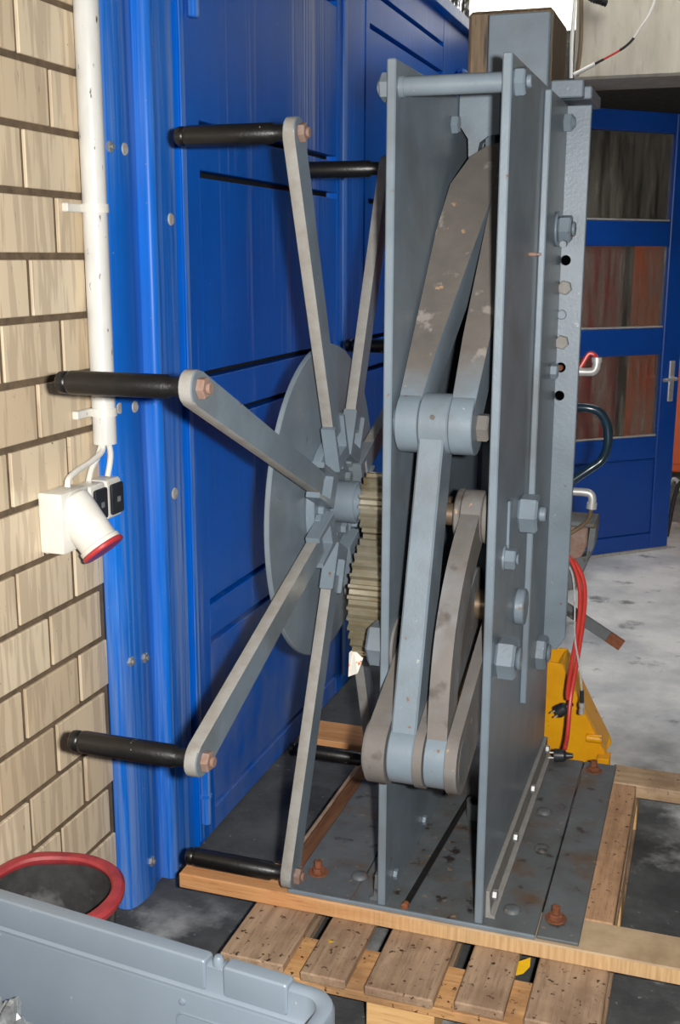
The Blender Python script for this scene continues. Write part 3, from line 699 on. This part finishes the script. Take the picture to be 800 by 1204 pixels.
ob('sensor_wire', tube([(0.101,0.95,0.925),(0.095,0.955,0.89),(0.075,0.96,0.865),(0.03,0.96,0.83)], 0.006), 'brown_steel', PR)
mb = empty('bench_vice', (0.06, 1.04, 0.55), 'rusty brown jaw block on a grey bracket at the back of the press', 'vice')
ob('vice_top', box(0.0, 0.112, 0.985, 1.11, 0.855, 0.872, bev=0.004), 'base_paint', mb)
ob('vice_jaw', prism([(0.0, 0.854), (0.090, 0.854), (0.090, 0.80), (0.075, 0.765), (0.04, 0.752), (0.0, 0.752)], 'y', 0.99, 1.09, bev=0.004), 'rust_paint', mb)
ob('vice_plate', prism([(0.0905, 0.854), (0.112, 0.854), (0.108, 0.79), (0.062, 0.66), (0.030, 0.655), (0.030, 0.751), (0.0905, 0.7615)], 'y', 1.02, 1.10, bev=0.003), 'base_paint', mb)
ob('vice_foot', box(0.0, 0.030, 0.956, 1.10, 0.60, 0.751, bev=0.003), 'grey_paint', mb)
lev = empty('lever_bar', (0.05, 1.08, 0.57), 'flat steel lever sticking out behind the press with a rusty end', 'lever')
def lever_piece(t0, t1, mat, name):
    a, b = Vector((0.012, 1.09, 0.590)), Vector((0.197, 1.09, 0.482)); d = (b-a).normalized(); n = Vector((-d.z, 0, d.x))
    p, q = a.lerp(b, t0), a.lerp(b, t1)
    pts = [((p+n*0.017).x, (p+n*0.017).z), ((q+n*0.017).x, (q+n*0.017).z), ((q-n*0.017).x, (q-n*0.017).z), ((p-n*0.017).x, (p-n*0.017).z)]
    ob(name, prism(pts, 'y', 1.085, 1.097, bev=0.001), mat, lev)
lever_piece(0.0, 0.78, 'base_paint', 'bar'); lever_piece(0.78, 1.0, 'rust', 'bar_end')
ob('pivot_block', box(-0.03, 0.014, 0.956, 1.10, 0.56, 0.599, bev=0.003), 'grey_paint', lev)

# ================================================================== LOOSE THINGS ROUND THE PRESS
# red mains leads with black plugs
def lead(ctrl, plug_at, tilt, label):
    e = empty('power_lead', ctrl[-1], label, 'cable', 'red leads hanging behind the press')
    ob('lead', tube(ctrl, 0.0065), 'red_cable', e)
    Wp = T(*plug_at) @ Matrix.Rotation(tilt, 4, 'Y')
    b = add_lathe(bmesh.new(), [(0.0,0.030),(0.007,0.030),(0.010,0.012),(0.017,0.006),(0.019,-0.010),(0.019,-0.022),(0.0,-0.022)], 18)
    p = ob('plug', b, 'black_plastic', e, Wp)
    for dy in (-0.008, 0.008): ob('pin', cyl((dy, 0, -0.022), (dy, 0, -0.041), 0.0024, 8), 'chrome', p, Wp)
lead([(0.030,0.985,0.778),(0.050,0.985,0.755),(0.070,0.985,0.71),(0.080,0.985,0.65),(0.078,0.985,0.56),(0.066,0.985,0.45),(0.058,0.985,0.36),(0.060,0.985,0.335)], (0.050, 0.985, 0.305), 0.9, 'red power lead ending in the upper black plug')
lead([(0.032,1.000,0.770),(0.060,1.000,0.745),(0.084,1.000,0.70),(0.092,1.000,0.64),(0.088,1.000,0.55),(0.078,1.000,0.44),(0.068,0.985,0.34),(0.070,0.930,0.25),(0.070,0.880,0.225)], (0.066, 0.862, 0.2125), 1.45, 'red power lead ending in the lower black plug')
sc_ = empty('sensor_cable', (0.1, 0.98, 0.31), 'thin grey cable with a silver round connector beside the red leads', 'cable')
ob('lead', tube([(0.030,0.975,0.76),(0.055,0.975,0.72),(0.066,0.975,0.64),(0.072,0.975,0.53),(0.090,0.975,0.44),(0.100,0.975,0.37)], 0.0028), 'grey_cable', sc_)
ob('connector_sleeve', cyl((0.100,0.975,0.372), (0.102,0.975,0.335), 0.006, 14), 'black_plastic', sc_)
ob('connector', add_lathe(bmesh.new(), [(0,0.0),(0.0085,0.0),(0.0085,0.012),(0.0065,0.014),(0.0065,0.02),(0.009,0.022),(0.009,0.034),(0,0.034)], 16, T(0.102,0.975,0.300)), 'chrome', sc_)
# yellow jack foot behind the base
yj = empty('lifting_jack', (0.07, 1.25, 0.0), 'yellow steel jack standing on the floor behind the press', 'jack')
yp = [(-0.16, 0.02), (0.150, 0.02), (0.168, 0.06), (0.160, 0.085), (0.118, 0.16), (0.012, 0.362), (-0.16, 0.362)]
ob('gusset_plate', prism(yp, 'y', 1.20, 1.212, bev=0.002), 'yellow_paint', yj); ob('gusset_plate', prism(yp, 'y', 1.34, 1.352, bev=0.002), 'yellow_paint', yj)
def yslope(p, q):
    a, b = Vector((p[0], 0, p[1])), Vector((q[0], 0, q[1])); d = (b-a).normalized(); n = Vector((-d.z, 0, d.x))
    if n.z > 0: n = -n
    return prism([(a.x, a.z), (b.x, b.z), ((b+n*0.012).x, (b+n*0.012).z), ((a+n*0.012).x, (a+n*0.012).z)], 'y', 1.2125, 1.3395)
ob('sloping_plate', yslope((0.012, 0.362), (0.160, 0.085)), 'yellow_paint', yj)
ob('jack_base', box(-0.16, 0.168, 1.19, 1.36, 0.0, 0.0195, bev=0.003), 'yellow_paint', yj)
ob('axle_stub', cyl((0.10, 1.19, 0.133), (0.150, 1.19, 0.133), 0.0135, 20, bev=0.002), 'yellow_paint', yj)
ob('toe_plate', box(0.138, 0.178, 1.155, 1.195, 0.015, 0.085, bev=0.004), 'yellow_paint', yj)
# rod, ring and scraps on the base
rd = empty('steel_rod', (-0.15, 0.28, ZB), 'thin dark rod with a rusty end lying on the base between the plates', 'rod')
ob('rod', cyl((-0.1645, 0.012, ZB+0.0075), (-0.138, 0.56, ZB+0.0075), 0.0068, 12), 'black_cable', rd)
ob('rod_end', cyl((-0.1652, -0.001, ZB+0.0085), (-0.1645, 0.0118, ZB+0.0085), 0.0082, 12), 'rust', rd)
tag(ob('pipe_offcut', add_lathe(bmesh.new(), [(0.020,0),(0.028,0),(0.028,0.045),(0.020,0.045),(0.020,0)], 24, T(-0.100, 0.47, ZB+0.0006)), 'base_paint'), 'short grey pipe offcut standing between the side plates', 'pipe')
pp = bmesh.new(); vs = [pp.verts.new(v) for v in ((-0.362,0.20,0.700),(-0.350,0.195,0.712),(-0.328,0.20,0.690),(-0.338,0.19,0.655),(-0.364,0.20,0.640))]
fc = pp.faces.new(vs); ex = bmesh.ops.extrude_face_region(pp, geom=[fc]); bmesh.ops.translate(pp, verts=[v for v in ex['geom'] if isinstance(v, bmesh.types.BMVert)], vec=(0,0.0012,0))
tag(ob('paper_scrap', pp, 'paper'), 'white paper scrap with orange print stuck beneath the gears', 'paper')
def leaf_obj(x, y, z, rot, tilt, label):
    b = bmesh.new(); L, Wd = 0.062, 0.013
    pts = [(-L/2, 0), (-L/4, Wd), (L/8, Wd*1.1), (L/2, 0), (L/8, -Wd), (-L/4, -Wd*0.9)]
    add_prism(b, pts, 'z', -0.0006, 0.0006)
    return tag(ob('fallen_leaf', b, 'leaf_yellow', None, T(x, y, z) @ Matrix.Rotation(rot, 4, 'Z') @ Matrix.Rotation(tilt, 4, 'Y')), label, 'leaf')
leaf_obj(-0.300, -0.075, 0.138, 1.35, 0.25, 'yellow leaf in the pallet gap near the left boards')
leaf_obj(0.106, -0.040, 0.136, 1.15, -0.2, 'yellow leaf in the pallet gap near the right board')
for (x, y, l) in ((-0.63, -0.155, 'pale paint flake on the floor left of the pallet'), (-0.70, -0.05, 'small pale flake on the floor under the timber end'), (-0.60, -0.205, 'pale flake on the floor close to the grey bin'), (-0.545, -0.16, 'tiny pale flake on the floor beside the pallet corner'), (-0.66, -0.09, 'grey flake on the floor below the handle of the lowest spoke'), (0.34, -0.02, 'dark flake on the floor right of the pallet under the timber'), (0.36, -0.10, 'pale flake on the pale patch right of the pallet')):
    b = bmesh.new(); bmesh.ops.create_icosphere(b, subdivisions=2, radius=1.0)
    for v in b.verts: v.co *= 0.8+0.5*noise.noise(v.co*1.7+Vector((x*9, y*7, 0)))
    s = random.uniform(0.012, 0.02)
    tag(ob('paint_flake', b, 'chip', None, T(x, y, 0.0055) @ Matrix.Diagonal((s*1.3, s, 0.005, 1))), l, 'flake', 'pale flakes on the floor')

# ================================================================== LEFT WALL FITTINGS
cp = empty('conduit_pipe', (-0.888, 0.038, 1.19), 'white plastic conduit pipe clipped to the brick wall', 'pipe')
cb_ = add_lathe(bmesh.new(), [(0.022,1.19),(0.0265,1.19),(0.0265,3.04),(0.022,3.04),(0.022,1.19)], 28, T(-0.888, 0.036, 0))
ob('pipe', cb_, 'pipe_white', cp)
for z in (1.70, 1.262, 2.15):
    b = bmesh.new(); add_lathe(b, [(0.0268,-0.009),(0.030,-0.009),(0.030,0.009),(0.0268,0.009)], 24, T(-0.888, 0.036, z)); add_box(b, -0.9195, -0.905, -0.045, 0.075, z-0.009, z+0.009, bev=0.002)
    ob('pipe_clip', b, 'white_plastic', cp)
# red and white three-phase socket
ce = empty('wall_socket', (-0.9, -0.13, 1.0), 'white industrial wall socket with a red flap', 'socket')
ob('back_box', box(-0.9195, -0.862, -0.192, -0.085, 0.990, 1.120, bev=0.006, seg=2), 'white_plastic', ce)
dn = Vector((0.62, 0.0, -0.78)).normalized(); p0 = Vector((-0.885, -0.135, 1.098)); 
bd = add_lathe(bmesh.new(), [(0.0,0.0),(0.034,0.0),(0.044,0.008),(0.046,0.03),(0.043,0.115),(0.047,0.117),(0.047,0.126),(0.0,0.126)], 28, Matrix.Translation(p0) @ frame_to(dn))
ob('socket_body', bd, 'white_plastic', ce)
lid = add_cyl(bmesh.new(), p0+dn*0.1262, p0+dn*0.137, 0.049, 28, bev=0.003); add_box(lid, -0.822, -0.795, -0.155, -0.115, 1.012, 1.026, bev=0.002)
ob('flap', lid, 'red_plastic', ce)
ob('flap_hinge', cyl((-0.801, -0.160, 1.030), (-0.801, -0.110, 1.030), 0.006, 12), 'white_plastic', ce)
def soc(y, lab):
    e = empty('switch_socket', (-0.9, y, 1.03), lab, 'socket', 'small sockets under the conduit')
    ob('socket_box', box(-0.9195, -0.868, y-0.033, y+0.033, 1.022, 1.112, bev=0.010, seg=3), 'white_plastic', e)
    l = ob('lid', box(-0.8675, -0.858, y-0.026, y+0.026, 1.032, 1.102, bev=0.006, seg=2), 'black_plastic', e)
    ob('lid_mark', box(-0.8575, -0.8565, y-0.006, y+0.006, 1.060, 1.072), 'zinc', l)
soc(-0.036, 'white socket box with dark lid next to the red flap socket'); soc(0.034, 'white socket box with dark lid next to the blue frame')
for ctrl, lab in (([(-0.890,0.030,1.20),(-0.888,0.020,1.175),(-0.886,-0.03,1.160),(-0.884,-0.085,1.152),(-0.884,-0.125,1.140),(-0.884,-0.133,1.122)], 'pale cable curving from the conduit to the red flap socket'),
                  ([(-0.893,0.036,1.20),(-0.895,0.015,1.165),(-0.895,-0.015,1.140),(-0.893,-0.034,1.114)], 'short cable from the conduit to the middle socket box'),
                  ([(-0.884,0.040,1.20),(-0.884,0.050,1.17),(-0.886,0.050,1.145),(-0.888,0.040,1.114)], 'short cable from the conduit to the socket box by the frame')):
    tag(ob('cable', tube(ctrl, 0.0068), 'white_plastic'), lab, 'cable', 'cables below the conduit')

# ================================================================== BUCKET AND BIN
bu = empty('rubber_bucket', (-0.755, -0.485, 0.0), 'black rubber bucket with a worn red rim against the brick wall', 'bucket')
pr_ = [(0.0,0.004),(0.105,0.004),(0.108,0.0),(0.112,0.004),(0.134,0.392),(0.130,0.396),(0.105,0.02),(0.0,0.016)]
ob('bucket_body', add_lathe(bmesh.new(), pr_, 44, T(-0.755, -0.485, 0)), 'rubber', bu)
rb = add_lathe(bmesh.new(), [(0.129,0.386),(0.124,0.392),(0.123,0.399),(0.127,0.404),(0.136,0.406),(0.146,0.404),(0.152,0.397),(0.151,0.388),(0.145,0.382),(0.135,0.381),(0.129,0.386)], 64, T(-0.755, -0.485, 0))
for v in rb.verts:
    q = noise.noise(v.co*9); dx, dy = v.co.x+0.755, v.co.y+0.485; rr = math.hypot(dx, dy)
    v.co.z += 0.005*q; k = 1+0.03*noise.noise(v.co*14+Vector((3,1,0))); v.co.x = -0.755+dx*k; v.co.y = -0.485+dy*k
ob('bucket_rim', rb, 'red_rim', bu)
# big grey bin, corner towards the press
BC = Vector((-0.066, -0.720, 0.0)); BA = math.atan2(-0.0718, 0.6551)
WB = Matrix.Translation(BC) @ Matrix.Rotation(BA, 4, 'Z')      # local: x to the left is negative, y negative towards viewer
bn = link('storage_bin', None, None, None, WB); tag(bn, 'large open grey plastic storage bin in the near corner', 'bin')
LBX, LBY, HB = 0.78, 0.58, 0.50
def wall_(x0, x1, y0, y1, z0, z1, bev=0.006): return box(x0, x1, y0, y1, z0, z1, bev=bev, seg=2)
def bp(name, bm): return ob(name, bm, 'bin_plastic', bn, WB)
bp('bin_wall', wall_(-LBX+0.02, -0.03, -0.042, -0.034, 0.012, HB-0.05, 0.002)); bp('bin_wall', wall_(-LBX+0.02, -0.03, -LBY+0.034, -LBY+0.042, 0.012, HB-0.05, 0.002))
bp('bin_wall', wall_(-0.040, -0.032, -LBY+0.03, -0.0345, 0.012, HB-0.05, 0.002)); bp('bin_wall', wall_(-LBX+0.032, -LBX+0.040, -LBY+0.03, -0.0345, 0.012, HB-0.05, 0.002))
bp('bin_floor', box(-LBX+0.03, -0.03, -LBY+0.03, -0.03, 0.0, 0.0115))
# rim: stepped shoulder with rounded corners, swept round the top
def rounded(x0, x1, y0, y1, r, n=6):
    o = []
    for cx, cy, a in ((x1-r, y1-r, 0), (x0+r, y1-r, PI/2), (x0+r, y0+r, PI), (x1-r, y0+r, 3*PI/2)):
        o += [(cx+r*math.cos(a+PI/2*i/n), cy+r*math.sin(a+PI/2*i/n)) for i in range(n+1)]
    return o
def ring(levels):
    b = bmesh.new(); rs = []
    for (inset, z, r) in levels: rs.append([b.verts.new((x, y, z)) for x, y in rounded(-LBX+inset, -inset, -LBY+inset, -inset, r)])
    for A, B in zip(rs, rs[1:]):
        for k in range(len(A)): b.faces.new((A[k], A[(k+1) % len(A)], B[(k+1) % len(A)], B[k]))
    return b
bp('bin_rim', ring([(0.030,HB-0.085,0.03),(0.004,HB-0.085,0.05),(0.0,HB-0.080,0.05),(0.0,HB-0.008,0.05),(0.003,HB-0.002,0.048),(0.008,HB,0.045),(0.020,HB,0.035),(0.026,HB-0.004,0.03),(0.029,HB-0.044,0.028),(0.033,HB-0.050,0.026),(0.038,HB-0.053,0.024),(0.041,HB-0.060,0.022),(0.0415,HB-0.085,0.02)]))
# interlocking pads along the far rim
for x0, x1 in ((-0.200, -0.085), (-0.74, -0.232)):
    bp('rim_pad', box(x0, x1, -0.033, -0.003, HB-0.046, HB+0.009, bev=0.007, seg=3))
bp('rim_stud', add_lathe(bmesh.new(), [(0.0,0.016),(0.006,0.015),(0.009,0.010),(0.010,0.0)], 20, T(-0.216, -0.016, HB-0.002)))
bp('label_frame', add_tube(bmesh.new(), [(x, -0.0425, z) for x, z in [(-0.28+p[0], 0.36+p[1]) for p in rounded(0.0, 0.16, -0.06, 0.05, 0.012, 4)]], 0.0018, 8, closed=True))
bp('rivet', add_lathe(bmesh.new(), [(0.0,0.004),(0.005,0.003),(0.006,0.0)], 16, T(-0.27, -0.042, 0.43) @ AY))
# crumpled metal in the bin
cfb = bmesh.new(); bmesh.ops.create_icosphere(cfb, subdivisions=5, radius=1.0)
for v in cfb.verts:
    c0 = v.co.copy(); k = 1.0 + 0.30*noise.noise(c0*2.2) + 0.16*noise.noise(c0*6) + 0.10*noise.noise(c0*14); v.co = c0*k
    v.co.x *= 0.080; v.co.y *= 0.072; v.co.z *= 0.185
zmin = min(v.co.z for v in cfb.verts)
tag(ob('crumpled_foil', mesh(cfb, 'crumpled_foil', 'foil', False), 'foil', None, T(-0.650, -0.815, 0.0118-zmin)), 'crumpled silvery metal foil bundle inside the grey bin', 'foil')
